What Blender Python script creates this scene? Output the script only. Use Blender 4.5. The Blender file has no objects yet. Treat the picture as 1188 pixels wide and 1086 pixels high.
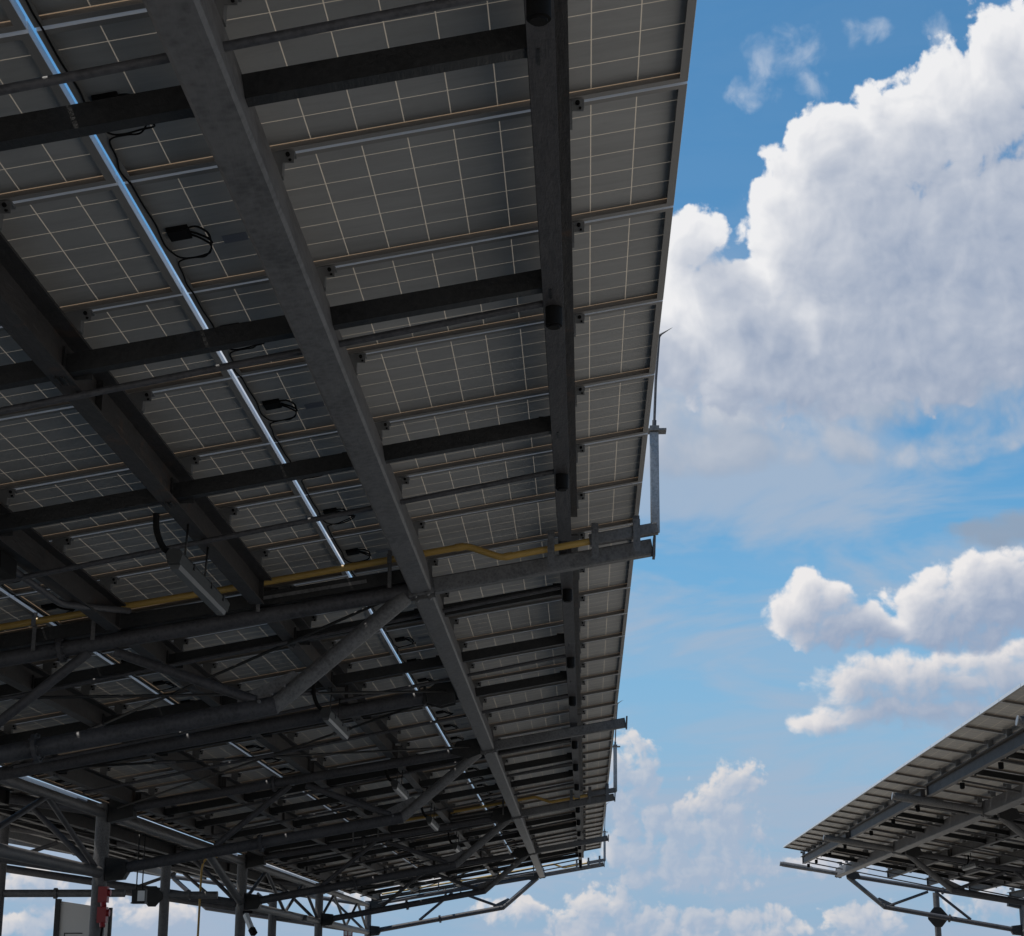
import bpy, bmesh, math, random
from mathutils import Vector, Matrix
random.seed(7)
S = bpy.context.scene
S.view_settings.view_transform = 'Standard'; S.view_settings.look = 'None'
S.view_settings.exposure = 0.0; S.view_settings.gamma = 1.0
S.cycles.use_denoising = True
S.cycles.max_bounces = 8; S.cycles.diffuse_bounces = 4; S.cycles.glossy_bounces = 3
S.cycles.sample_clamp_indirect = 4.0
# ------------------------------------------------------------------ camera
cd = bpy.data.cameras.new('camera'); cam = bpy.data.objects.new('camera', cd); S.collection.objects.link(cam)
EYE = 1.6
cd.sensor_width = 36.0; cd.lens = 2100. / 1188. * 36.; cd.clip_start = .05; cd.clip_end = 5000.
cam.matrix_world = Matrix(((.9992247, .0107326, .0378797, 0), (.0393708, -.2723912, -.9613808, 0), (0, .9621267, -.2726025, EYE), (0, 0, 0, 1)))
S.camera = cam
# ------------------------------------------------------------------ sky: Nishita daylight with cumulus laid out by azimuth and elevation (degrees)
CLOUDS = {
'BIG':[(15.5,27.23,2.92,2.59),(13.16,26.11,2.58,2.32),(10.84,25.43,2.57,2.32),(8.65,24.83,2.41,2.32),(7.11,22.95,1.84,2.18),(9.78,22.24,4.42,3.55),(13.67,22.16,4.42,4.09),(3.95,22.6,1.3,1.25),(5.14,20.51,2.91,2.05),(2.83,19.91,2.32,1.64),(8.21,19.41,4.34,2.46),(-1.5,21.2,3,1.9),(5.5,19.2,3.2,2.2),(11.5,19.3,4.5,2.3)],
'LOW':[(2.5,18.2,3.6,2.2),(6.2,17.9,4.,2.),(10.,18.4,4.6,2.),(13.5,18.2,4.,2.6),(2.2,16.4,3.2,1.3),(5.4,16.3,2.8,1.0),(8.6,16.4,1.7,.8),(9.5,20.2,5.5,2.6),(14,20,4,3),(12.,16.2,3.2,.8),(-11.,18.5,6.,3.5),(-17.,17.,4.,2.5)],
'MID':[(7.35,11.2,1.55,1.25),(8.6,10.7,1.2,.8),(11.3,11.0,2.3,1.35),(13.2,11.35,2.8,1.8),(10.8,10.3,3.8,.7)],
'MID2':[(8.6,8.95,1.45,1.0),(10.6,8.95,2.0,1.05),(13.0,8.9,2.6,1.2),(10.2,7.9,3.8,.65),(7.4,7.6,1.2,.45),(-11,11.,7.,3.),(-16,7.,4.,2.)],
'FAR':[(4.76,5.99,1.0,.8),(4.07,5.21,1.5,1.05),(2.86,4.57,2.0,1.15),(1.64,3.92,1.9,.9),(1.56,6.42,.95,1.4),(1.0,5.37,1.3,1.0),(4.58,4.3,1.4,1.0),(3.22,3.27,3.4,.85),(.4,6.6,1.0,.8),(0.55,2.24,1.3,.75),(-0.19,1.68,1.3,1.0),(2.92,1.6,2.0,.7),(8.37,1.7,1.4,.75),(5.27,1.59,1.9,.6),(7.43,3.49,1.6,.55),(12.2,2.42,1.7,.85),
 (-16.69,2.8,1.23,0.6),(-15.13,1.94,1.91,0.6),(-16.98,1.55,1.36,0.49),(-13.1,1.95,1.64,0.55),(-9.53,3.26,1.64,0.49),(-6.87,2.37,1.37,0.49),(-5.29,3.02,1.37,0.38),(-2.1,1.99,1.64,0.44)],
'GREY':[(13.39,13.4,2.1,0.70),(12.24,13.6,1.12,0.40)],
'WISP':[(7.68,28.41,1.05,1.04),(6.77,27.83,1.23,1.04),(5.7,27.24,1.07,0.76),(8.21,27.34,0.92,0.68),(12.37,28.62,0.93,0.82),(9.91,28.74,0.93,0.55)],
}
SUN_EL, SUN_AZ = 68.0, -97.0          # degrees; azimuth measured from +Y towards +X
world = bpy.data.worlds.new("World"); S.world = world; world.use_nodes = True

class NB:
    """tiny helper for writing node expressions"""
    def __init__(s, nt): s.nt = nt; s.nodes = nt.nodes
    def put(s, sock, v):
        if v is None: return
        if isinstance(v, bpy.types.NodeSocket): s.nt.links.new(v, sock)
        else: sock.default_value = v
    def m(s, op, a, b=None, c=None, clamp=False):
        n = s.nodes.new('ShaderNodeMath'); n.operation = op; n.use_clamp = clamp
        for i, v in enumerate((a, b, c)): s.put(n.inputs[i], v)
        return n.outputs[0]
    def v(s, op, a, b=None, c=None):
        n = s.nodes.new('ShaderNodeVectorMath'); n.operation = op
        s.put(n.inputs[0], a)
        if op == 'SCALE': s.put(n.inputs['Scale'], b)
        else:
            s.put(n.inputs[1], b); s.put(n.inputs[2], c)
        return n.outputs['Value'] if op in ('LENGTH', 'DOT_PRODUCT', 'DISTANCE') else n.outputs['Vector']
    def noise(s, vec, scale, detail=4, rough=.5, dist=0., dims='2D'):
        n = s.nodes.new('ShaderNodeTexNoise'); n.noise_dimensions = dims
        s.put(n.inputs['Vector'], vec); s.put(n.inputs['Scale'], scale); s.put(n.inputs['Detail'], detail)
        s.put(n.inputs['Roughness'], rough); s.put(n.inputs['Distortion'], dist)
        return n
    def voro(s, vec, scale, detail=3, rough=.5, dims='2D', smooth=.35):
        n = s.nodes.new('ShaderNodeTexVoronoi'); n.voronoi_dimensions = dims; n.feature = 'F1'
        s.put(n.inputs['Vector'], vec); s.put(n.inputs['Scale'], scale); s.put(n.inputs['Detail'], detail)
        s.put(n.inputs['Roughness'], rough)
        return n.outputs['Distance']
    def mix(s, f, a, b):
        n = s.nodes.new('ShaderNodeMix'); n.data_type = 'RGBA'
        s.put(n.inputs[0], f); s.put(n.inputs[6], a); s.put(n.inputs[7], b)
        return n.outputs[2]
    def step(s, x, a, b, lo=0., hi=1.):
        n = s.nodes.new('ShaderNodeMapRange'); n.interpolation_type = 'SMOOTHSTEP'
        for i, v in enumerate((x, a, b, lo, hi)): s.put(n.inputs[i], v)
        return n.outputs[0]

def build_sky():
    nt = world.node_tree; nt.nodes.clear(); b = NB(nt)
    out = nt.nodes.new('ShaderNodeOutputWorld')
    sky = nt.nodes.new('ShaderNodeTexSky'); sky.sky_type = 'NISHITA'; sky.sun_disc = False
    sky.sun_elevation = math.radians(SUN_EL); sky.sun_rotation = math.radians(SUN_AZ)
    sky.air_density = 1.0; sky.dust_density = .5; sky.ozone_density = 2.6
    tc = nt.nodes.new('ShaderNodeTexCoord'); sep = nt.nodes.new('ShaderNodeSeparateXYZ')
    nt.links.new(tc.outputs['Generated'], sep.inputs[0])
    dx, dy, dz = sep.outputs
    az = b.m('MULTIPLY', b.m('ARCTAN2', dx, dy), 180 / math.pi)
    el = b.m('MULTIPLY', b.m('ARCSINE', dz), 180 / math.pi)
    cb = nt.nodes.new('ShaderNodeCombineXYZ'); b.put(cb.inputs[0], az); b.put(cb.inputs[1], el)
    P = cb.outputs[0]
    K, STR = 10.0, .1            # cloud radiances are divided by the background strength
    col = b.v('MULTIPLY', sky.outputs[0], SKY_TINT)
    col = b.mix(b.step(el, 15., 1., 0., .85), col, tuple(K * c for c in (.235, .40, .625)) + (1,))
    # thin veil of high cloud and the paler air near the horizon
    veil = b.noise(b.v('MULTIPLY', b.v('ADD', P, (3., 1., 0)), (.10, .34, 0)), 1., 5, .55, .5).outputs['Fac']
    vmask = b.m('MULTIPLY', b.step(el, 26., 17.), b.step(el, 0., 8., .45, 1.))
    va = b.m('MULTIPLY', b.m('MULTIPLY', b.step(veil, .32, .66), vmask), .9)
    streak = b.noise(b.v('MULTIPLY', b.v('ADD', P, (11., 2., 0)), (.13, .62, 0)), 1., 5, .6, .4).outputs['Fac']
    va = b.m('MAXIMUM', va, b.m('MULTIPLY', b.step(el, 16.5, 1., .05, .9), b.step(streak, .3, .66, .45, 1.2), clamp=True))
    col = b.mix(va, col, tuple(K * c for c in (.37, .465, .60)) + (1,))
    def emit(c):
        bg = nt.nodes.new('ShaderNodeBackground'); b.put(bg.inputs[0], c); bg.inputs[1].default_value = STR
        return bg.outputs[0]
    def mask(P2, blobs):
        M = None
        for x, y, rx, ry in blobs:
            q = b.v('MULTIPLY_ADD', P2, (1 / rx, 1 / ry, 0), (-x / rx, -y / ry, 0))
            e = b.m('SUBTRACT', 1., b.v('DOT_PRODUCT', q, q))
            M = e if M is None else b.m('SMOOTH_MAX', M, e, .3)
        return b.m('MAXIMUM', M, -2.)
    sunoff = (-.62, .78)
    def layer(col, name, amp, scale, seed, w, opac, k, bright, dark, offs=(.2, .8, 2.0, 4.0), wts=(.15, .45, .8, .9), relief=.25, fine=.12, lump=1.1, soft=0.):
        """one bank of cumulus over what lies behind it; skipped outside the bank's own patch of sky"""
        blobs = CLOUDS[name]
        ps = b.v('ADD', P, (seed, seed * .37, 0))
        wn = b.noise(ps, scale * .42, 2, .5)
        warp = b.v('MULTIPLY', b.v('SUBTRACT', wn.outputs['Color'], (.5, .5, .5)), (lump / scale, lump * .8 / scale, 0))
        pw = b.v('ADD', P, warp); pn = b.v('MULTIPLY_ADD', warp, (.8, .8, 0), ps)
        def at(o): return (sunoff[0] * o, sunoff[1] * o, 0)
        def puff(p, det):
            return b.m('MULTIPLY', b.m('SUBTRACT', .66, b.voro(p, scale, det, .5)), amp)
        def fbm(p, det=6):
            return b.m('MULTIPLY', b.m('SUBTRACT', b.noise(p, scale * 1.6, det, .56).outputs['Fac'], .5), amp * 1.5)
        M0 = mask(pw, blobs)
        p0 = puff(pn, 3); f0 = fbm(pn)
        h0 = b.m('ADD', M0, b.m('ADD', p0, f0))
        q1 = b.v('ADD', pn, at(offs[0])); q2 = b.v('ADD', pn, at(offs[1]))
        M1 = mask(b.v('ADD', pw, at(offs[0])), blobs)
        h1 = b.m('ADD', M1, b.m('ADD', puff(q1, 2), fbm(q1, 4)))
        h2 = b.m('ADD', mask(b.v('ADD', pw, at(offs[1])), blobs), b.m('ADD', puff(q2, 1), fbm(q2, 2)))
        h3 = mask(b.v('ADD', pw, at(offs[2])), blobs)
        h4 = mask(b.v('ADD', pw, at(offs[3])), blobs)
        ww = w if not soft else b.m('ADD', w, b.m('MULTIPLY', b.step(h2, .2, 1.1), soft))   # edges away from the sun are ragged and soft
        a = b.m('MULTIPLY', b.step(b.m('DIVIDE', h0, ww), 0., 1.), opac)
        occ = None
        for hh, wt in zip((h1, h2, h3, h4), wts):
            t = b.m('MULTIPLY', b.m('MAXIMUM', hh, 0.), wt)
            occ = t if occ is None else b.m('ADD', occ, t)
        tr = b.m('POWER', 2.718, b.m('MULTIPLY', occ, -k))
        rel = b.m('ADD', b.m('MULTIPLY', b.m('SUBTRACT', h0, h1), fine), b.m('MULTIPLY', b.m('SUBTRACT', h0, h2), relief))
        L = b.m('ADD', tr, rel, clamp=True)
        c = b.mix(L, tuple(K * x for x in dark) + (1,), tuple(K * x for x in bright) + (1,))
        return b.mix(a, col, c)
    def patch(x0, x1, y0, y1):
        ix = b.m('MULTIPLY', b.m('GREATER_THAN', az, x0), b.m('LESS_THAN', az, x1))
        return b.m('MULTIPLY', ix, b.m('MULTIPLY', b.m('GREATER_THAN', el, y0), b.m('LESS_THAN', el, y1)))
    shader = emit(col)
    for box, layers in ((( -24., 24., -1., 14.75), LOWSKY), ((-24., 26., 14.75, 34.), HIGHSKY)):
        c = col
        for L in layers: c = layer(c, *L[0], **L[1])
        mx = nt.nodes.new('ShaderNodeMixShader')
        b.put(mx.inputs[0], patch(*box)); nt.links.new(shader, mx.inputs[1]); nt.links.new(emit(c), mx.inputs[2])
        shader = mx.outputs[0]
    nt.links.new(shader, out.inputs[0])
    world.cycles.sampling_method = 'MANUAL'; world.cycles.sample_map_resolution = 256
# name, puff height, puff scale, seed, edge width, opacity, shading depth, sunlit radiance, shaded radiance
LOWSKY = [(('FAR', .95, 1.25, 21., .6, .84, 1.3, (.78, .735, .715), (.39, .47, .60)), dict(offs=(.1, .3, .7, 1.4), relief=.22, soft=.2)),
          (('GREY', .5, .8, 4., 1.0, .9, .5, (.285, .36, .47), (.25, .325, .435)), {}),
          (('MID2', .5, 1.05, 13., .55, .97, 1.5, (.80, .77, .765), (.32, .395, .53)), dict(offs=(.1, .4, .9, 1.6), relief=.2, fine=.15, soft=.6)),
          (('MID', .5, .95, 7., .36, 1., 1.45, (.84, .82, .82), (.31, .385, .525)), dict(offs=(.1, .45, 1.0, 1.9), relief=.2, fine=.15, soft=.5))]
HIGHSKY = [(('WISP', .9, .95, 5., 1.7, .42, .3, (.76, .79, .84), (.42, .52, .68)), dict(lump=1.7)),
           (('LOW', .7, .46, 9., 1.0, 1., .85, (.70, .71, .745), (.335, .41, .53)), dict(relief=.2, fine=.08)),
           (('BIG', .5, .78, 2., .24, 1., .92, (.86, .86, .875), (.33, .395, .52)), dict(relief=.2, fine=.12, soft=.3))]
SKY_TINT = (.62, 1.19, 1.33)
build_sky()
sl = bpy.data.lights.new('sun', 'SUN'); sl.energy = 4.7; sl.angle = math.radians(.53); sl.color = (1., .95, .87)
so = bpy.data.objects.new('sun', sl); S.collection.objects.link(so)
_e, _a = math.radians(SUN_EL), math.radians(SUN_AZ)
so.rotation_euler = (-Vector((math.sin(_a) * math.cos(_e), math.cos(_a) * math.cos(_e), math.sin(_e)))).to_track_quat('-Z', 'Y').to_euler()
GROUND = ((.375, .338, .292), (.475, .43, .375))
# ------------------------------------------------------------------ helpers
def tag(o, label=None, cat=None, group=None, kind=None):
    if label:
        o['label'] = label
        if not kind: o['kind'] = 'thing'
    if cat: o['category'] = cat
    if group: o['group'] = group
    if kind: o['kind'] = kind
    return o
def empty(name, loc, rz=0.0, tilt=0.0):
    o = bpy.data.objects.new(name, None); S.collection.objects.link(o)
    o.location = loc; o.rotation_euler = (0, tilt, rz); o.empty_display_size = .2
    return o
class MB:
    """collects shapes in one mesh"""
    def __init__(s): s.v, s.f, s.sm, s.mi, s.cur = [], [], [], [], 0
    def add(s, vs, fs, smooth=False):
        n = len(s.v); s.v += [tuple(q) for q in vs]
        for f in fs: s.f.append([n + i for i in f]); s.sm.append(smooth); s.mi.append(s.cur)
        return s
    def box(s, x0, x1, y0, y1, z0, z1):
        return s.add([(x, y, z) for z in (z0, z1) for y in (y0, y1) for x in (x0, x1)],
                     [(0, 2, 3, 1), (4, 5, 7, 6), (0, 1, 5, 4), (2, 6, 7, 3), (0, 4, 6, 2), (1, 3, 7, 5)])
    def prism(s, prof, y0, y1):
        """profile in XZ (counter-clockwise) drawn out along Y"""
        n = len(prof)
        return s.add([(x, y0, z) for x, z in prof] + [(x, y1, z) for x, z in prof],
                     [tuple(range(n)), tuple(reversed(range(n, 2 * n)))] + [(i, i + n, (i + 1) % n + n, (i + 1) % n) for i in range(n)])
    def bar(s, p0, p1, w, h, up=(0, 0, 1), c=.0):
        """rectangular hollow section between two points, with small corner chamfers"""
        p0, p1 = Vector(p0), Vector(p1); d = (p1 - p0).normalized()
        sx = d.cross(Vector(up)).normalized(); sz = sx.cross(d).normalized()
        c = c or min(w, h) * .1
        a, b = w / 2, h / 2
        pr = [(-a + c, -b), (a - c, -b), (a, -b + c), (a, b - c), (a - c, b), (-a + c, b), (-a, b - c), (-a, -b + c)]
        vs = [p + sx * x + sz * z for p in (p0, p1) for x, z in pr]
        return s.add(vs, [tuple(range(8)), tuple(reversed(range(8, 16)))] + [(i, i + 8, (i + 1) % 8 + 8, (i + 1) % 8) for i in range(8)])
    def tube(s, pts, r, n=14, r1=None):
        pts = [Vector(p) for p in pts]; rings = []; m = len(pts)
        t0 = (pts[1] - pts[0]).normalized()
        ref = Vector((0, 0, 1)) if abs(t0.z) < .9 else Vector((1, 0, 0))
        u = t0.cross(ref).normalized()
        for i, p in enumerate(pts):
            if i == 0: t = t0
            elif i == m - 1: t = (pts[-1] - pts[-2]).normalized()
            else:
                t = ((pts[i] - pts[i - 1]).normalized() + (pts[i + 1] - pts[i]).normalized()).normalized()
            u = (u - t * u.dot(t)).normalized(); w = t.cross(u)
            k = 1.0
            if 0 < i < m - 1: k = 1 / max(.6, math.cos(.5 * (pts[i] - pts[i - 1]).angle(pts[i + 1] - pts[i])))
            rr = (r if r1 is None else r + (r1 - r) * i / (m - 1))
            rings.append([p + (u * math.cos(2 * math.pi * j / n) + w * math.sin(2 * math.pi * j / n)) * rr for j in range(n)])
        vs = [q for g in rings for q in g]; fs = []
        for i in range(m - 1):
            for j in range(n):
                fs.append((i * n + j, i * n + (j + 1) % n, (i + 1) * n + (j + 1) % n, (i + 1) * n + j))
        s.add(vs, fs, True)
        base = len(s.v) - len(vs)
        for cap in (tuple(reversed(range(n))), tuple(range((m - 1) * n, m * n))):
            s.f.append([base + q for q in cap]); s.sm.append(False); s.mi.append(s.cur)
        return s
    def plate(s, poly, axis, a, b):
        """polygon in XZ (axis y) or YZ (axis x) with a thickness from a to b"""
        n = len(poly); mk = (lambda q, t: (q[0], t, q[1])) if axis == 'y' else (lambda q, t: (t, q[0], q[1]))
        return s.add([mk(q, a) for q in poly] + [mk(q, b) for q in poly],
                     [tuple(range(n)), tuple(reversed(range(n, 2 * n)))] + [(i, i + n, (i + 1) % n + n, (i + 1) % n) for i in range(n)])
    def build(s, name, mat, parent=None, off=(0, 0, 0)):
        me = bpy.data.meshes.new(name)
        me.from_pydata([(x - off[0], y - off[1], z - off[2]) for x, y, z in s.v], [], s.f)
        for p, a, b in zip(me.polygons, s.sm, s.mi): p.use_smooth = a; p.material_index = b
        bm = bmesh.new(); bm.from_mesh(me); bmesh.ops.recalc_face_normals(bm, faces=bm.faces)
        for e in bm.edges:
            if len(e.link_faces) == 2 and e.calc_face_angle(0) > .7: e.smooth = False
        bm.to_mesh(me); bm.free()
        for m in (mat if isinstance(mat, (list, tuple)) else [mat]): me.materials.append(m)
        o = bpy.data.objects.new(name, me); S.collection.objects.link(o)
        if parent: o.parent = parent
        return o
KIDS = {}
def copy_tree(o, parent=None):
    kids = [c for c in bpy.data.objects if c.parent == o] if o not in KIDS else KIDS[o]
    KIDS[o] = kids
    c = o.copy(); S.collection.objects.link(c)
    if parent: c.parent = parent
    for k in kids: copy_tree(k, c)
    return c
def ordw(n): return ['zeroth', 'first', 'second', 'third', 'fourth', 'fifth', 'sixth', 'seventh', 'eighth', 'ninth', 'tenth', 'eleventh', 'twelfth', 'thirteenth'][n]

# ------------------------------------------------------------------ materials
def new_mat(name):
    m = bpy.data.materials.new(name); m.use_nodes = True; nt = m.node_tree; nt.nodes.clear()
    out = nt.nodes.new('ShaderNodeOutputMaterial'); p = nt.nodes.new('ShaderNodeBsdfPrincipled')
    nt.links.new(p.outputs[0], out.inputs[0])
    return m, NB(nt), p
def steel(name, dark, light, metallic=.35, rough=.55, scale=6., rust=0.0, bump=.02):
    m, b, p = new_mat(name)
    tc = b.nodes.new('ShaderNodeTexCoord').outputs['Object']
    info = b.nodes.new('ShaderNodeObjectInfo')
    tv = b.v('ADD', tc, b.v('SCALE', info.outputs['Location'], .37))
    n1 = b.noise(tv, scale, 5, .6, .3, '3D').outputs['Fac']
    n2 = b.noise(b.v('MULTIPLY', tv, (1., .22, 1.)), scale * 5, 4, .65, 0, '3D').outputs['Fac']
    vo = b.voro(tv, scale * 9, 1, .5, '3D')
    f = b.m('ADD', b.m('MULTIPLY', n1, .55), b.m('ADD', b.m('MULTIPLY', n2, .3), b.m('MULTIPLY', vo, .25)))
    f = b.step(f, .32, .78)
    c = b.mix(f, dark + (1,), light + (1,))
    if rust:
        n3 = b.noise(tv, scale * .8, 6, .7, .6, '3D').outputs['Fac']
        c = b.mix(b.m('MULTIPLY', b.step(n3, .56, .72), rust), c, (.085, .045, .026, 1))
    b.put(p.inputs['Base Color'], c); p.inputs['Metallic'].default_value = metallic; p.inputs['Specular IOR Level'].default_value = .3
    b.put(p.inputs['Roughness'], b.m('ADD', rough - .12, b.m('MULTIPLY', n1, .26)))
    bu = b.nodes.new('ShaderNodeBump'); bu.inputs['Strength'].default_value = .25; bu.inputs['Distance'].default_value = bump
    b.put(bu.inputs['Height'], n2); b.nt.links.new(bu.outputs[0], p.inputs['Normal'])
    return m
def plain(name, col, rough=.6, metallic=0., var=.15, scale=12.):
    m, b, p = new_mat(name)
    tc = b.nodes.new('ShaderNodeTexCoord').outputs['Object']
    n = b.noise(tc, scale, 5, .6, 0, '3D').outputs['Fac']
    k = b.m('ADD', 1 - var, b.m('MULTIPLY', n, 2 * var))
    cc = b.nodes.new('ShaderNodeRGB'); cc.outputs[0].default_value = col + (1,)
    b.put(p.inputs['Base Color'], b.v('SCALE', cc.outputs[0], k))
    b.put(p.inputs['Roughness'], b.m('ADD', rough - .08, b.m('MULTIPLY', n, .16))); p.inputs['Metallic'].default_value = metallic
    if max(col) < .05: p.inputs['Specular IOR Level'].default_value = .12
    return m
GALV = steel('galvanised_steel', (.055, .053, .054), (.125, .121, .122), metallic=.15)
GALV_BOX = steel('galvanised_box_section', (.052, .050, .051), (.118, .114, .116), metallic=.1, scale=3., rust=.12)
BEAM = steel('rusty_shaded_beam_steel', (.016, .014, .014), (.034, .031, .031), metallic=.05, rust=.6)  # rust patches over galvanised steel; base darkened for shade deeper under the roof
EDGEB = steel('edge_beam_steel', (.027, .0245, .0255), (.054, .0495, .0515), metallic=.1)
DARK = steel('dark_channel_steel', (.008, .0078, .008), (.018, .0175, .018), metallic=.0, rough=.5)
TUBE = steel('tube_steel', (.029, .028, .031), (.066, .064, .069), metallic=.1, scale=5.)
BRIGHT = steel('bright_zinc', (.12, .122, .128), (.24, .243, .255), metallic=.35, rough=.42, scale=9.)
ALU = plain('panel_frame_aluminium', (.52, .52, .53), .36, .3, .1, 5.)
LIP = plain('shaded_frame_lip', (.185, .172, .162), .6, .1, .12, 8.)  # same aluminium as the sides; shade of underside and inner faces coloured in
CLIP = plain('clamp_aluminium', (.15, .148, .148), .5, .4, .15)
BLACK = plain('black_plastic', (.006, .0055, .0055), .75)
YELLOW = plain('yellow_conduit_plastic', (.35, .215, .05), .45, 0, .12)
REDP = plain('red_plastic', (.26, .014, .016), .4, 0, .1)
GREYP = plain('grey_plastic', (.042, .042, .041), .6)
LENS = plain('clear_cover', (.06, .06, .06), .4, 0, .08)
STICK = plain('printed_label_foil', (.13, .13, .15), .5, 0, .35, 160.)
BOARD = plain('board_sheet', (.44, .425, .41), .6, 0, .08, 3.)
WHITEP = plain('white_plastic', (.62, .63, .64), .4)

PL, PW, PH = 1.914, .992, .039          # panel length down the slope, width, frame depth
def cell_material():
    m, b, p = new_mat('panel_back_cells')
    tc = b.nodes.new('ShaderNodeTexCoord').outputs['Object']
    sp = b.nodes.new('ShaderNodeSeparateXYZ'); b.put(sp.inputs[0], tc); x, y, z = sp.outputs
    cp, cq = .1585, .1632
    def line(v, pitch, half):
        fr = b.m('SUBTRACT', b.m('FRACT', b.m('ADD', b.m('DIVIDE', v, pitch), .5)), .5)   # 0 at whole pitches
        return b.step(b.m('ABSOLUTE', b.m('MULTIPLY', fr, pitch)), half, half * .55)
    ln = b.m('MAXIMUM', line(x, cp, .0023), line(y, cq, .0028))
    edge = b.m('MAXIMUM', b.m('GREATER_THAN', b.m('ABSOLUTE', x), cp * 6 - .002), b.m('GREATER_THAN', b.m('ABSOLUTE', y), cq * 3 - .001))
    ln = b.m('MAXIMUM', b.m('MULTIPLY', ln, .85), edge)
    info = b.nodes.new('ShaderNodeObjectInfo'); rnd = info.outputs['Random']
    off = b.v('ADD', tc, b.v('SCALE', info.outputs['Location'], 1.3))
    n = b.noise(off, 2.2, 4, .6, 0, '3D').outputs['Fac']
    n2 = b.noise(off, 60., 3, .6, 0, '3D').outputs['Fac']
    wn = b.nodes.new('ShaderNodeTexWhiteNoise'); wn.noise_dimensions = '3D'
    cellid = b.v('ADD', b.v('FLOOR', b.v('MULTIPLY', tc, (1 / cp, 1 / cq, 0))), b.v('SCALE', info.outputs['Location'], 3.1))
    b.put(wn.inputs[0], cellid)
    k = b.m('ADD', .86, b.m('ADD', b.m('MULTIPLY', n, .22), b.m('ADD', b.m('MULTIPLY', n2, .06), b.m('ADD', b.m('MULTIPLY', wn.outputs[0], .07), b.m('MULTIPLY', rnd, .10)))))
    st = b.noise(b.v('MULTIPLY', off, (1., 5., 1.)), 2.6, 5, .68, .4, '3D').outputs['Fac']
    k = b.m('MULTIPLY', k, b.step(st, .34, .60, .92, 1.03))
    cc = b.nodes.new('ShaderNodeRGB'); cc.outputs[0].default_value = CELL + (1,)
    c = b.mix(ln, b.v('SCALE', cc.outputs[0], k), LINE + (1,))
    b.put(p.inputs['Base Color'], c); p.inputs['Roughness'].default_value = .55; p.inputs['Specular IOR Level'].default_value = .25
    # the clear strips between the cells let some daylight through
    tr = b.nodes.new('ShaderNodeBsdfTranslucent'); ec = b.mix(edge, THRU + (1,), THRU_EDGE + (1,)); b.put(tr.inputs[0], b.mix(ln, (0, 0, 0, 1), ec))
    ad = b.nodes.new('ShaderNodeAddShader'); b.nt.links.new(p.outputs[0], ad.inputs[0]); b.nt.links.new(tr.outputs[0], ad.inputs[1])
    out = [n for n in b.nodes if n.type == 'OUTPUT_MATERIAL'][0]; b.nt.links.new(ad.outputs[0], out.inputs[0])
    return m
THRU, THRU_EDGE = (.074, .060, .046), (.115, .076, .046)
CELL, LINE = (.258, .25, .242), (.60, .51, .40)
CELLS = cell_material()

# ------------------------------------------------------------------ ground
def ground_material(name, c0, c1, sc):
    m, b, p = new_mat(name)
    tc = b.nodes.new('ShaderNodeTexCoord').outputs['Object']
    n = b.noise(tc, sc, 6, .65, 0, '3D').outputs['Fac']; n2 = b.noise(tc, sc * 60, 3, .7, 0, '3D').outputs['Fac']
    b.put(p.inputs['Base Color'], b.mix(b.m('ADD', b.m('MULTIPLY', n, .7), b.m('MULTIPLY', n2, .3)), c0 + (1,), c1 + (1,)))
    p.inputs['Roughness'].default_value = .9
    return m
g = MB(); g.add([(-3000, -3000, 0), (3000, -3000, 0), (3000, 3000, 0), (-3000, 3000, 0)], [(0, 1, 2, 3)])
tag(g.build('ground', ground_material('gravel_ground', GROUND[0], GROUND[1], .4)), kind='structure')
g = MB(); g.add([(-.6, -40, .006), (5.6, -40, .006), (5.6, 90, .006), (-.6, 90, .006)], [(0, 1, 2, 3)])
tag(g.build('aisle', ground_material('concrete_aisle', (.31, .285, .25), (.40, .37, .325), .6)), kind='structure')

# ------------------------------------------------------------------ where things stand (metres; x across, y along the canopy, z up)
T = math.radians(10.0)
Z0 = 2.83 + EYE                       # underside of the panels over x = 0
EDGE = .372                           # high edge over the aisle
COLP = PL + .022                      # pitch of the panel columns down the slope
ROW0, ROWP = 5.50, 1.0112             # first row gap seen, pitch of the rows
TR = [3.09 + 8.05 * i for i in range(6)]          # truss planes; TR[1] is the nearest one in view
XV, XR = -5.397, 2.5; XRP, XRB = 2.425, 2.455                   # mirror planes: valley between the two wings, middle of the aisle
CX = -5.07                            # the column line
TN = {1: 'nearest', 2: 'second', 3: 'third', 4: 'fourth', 5: 'end'}
def roofz(x): return Z0 + x * math.tan(T)
def bayphrase(y):
    i = sum(1 for t in TR if t <= y)            # trusses behind this y
    if i <= 1: return 'before the nearest truss'
    return 'beyond the %s truss' % TN[min(i, 6) - 1]
def rowphrase(k):
    yc = ROW0 + (k + .5) * ROWP
    ks = [j for j in range(-8, 40)]
    if yc < TR[1]:
        n = sum(1 for j in ks if yc <= ROW0 + (j + .5) * ROWP < TR[1])
        return '%s row before the nearest truss' % ordw(n)
    i = max(j for j in range(1, 6) if TR[j] <= yc)
    n = sum(1 for j in ks if TR[i] < ROW0 + (j + .5) * ROWP <= yc)
    return '%s row beyond the %s truss' % (ordw(n), TN[i])

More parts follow.
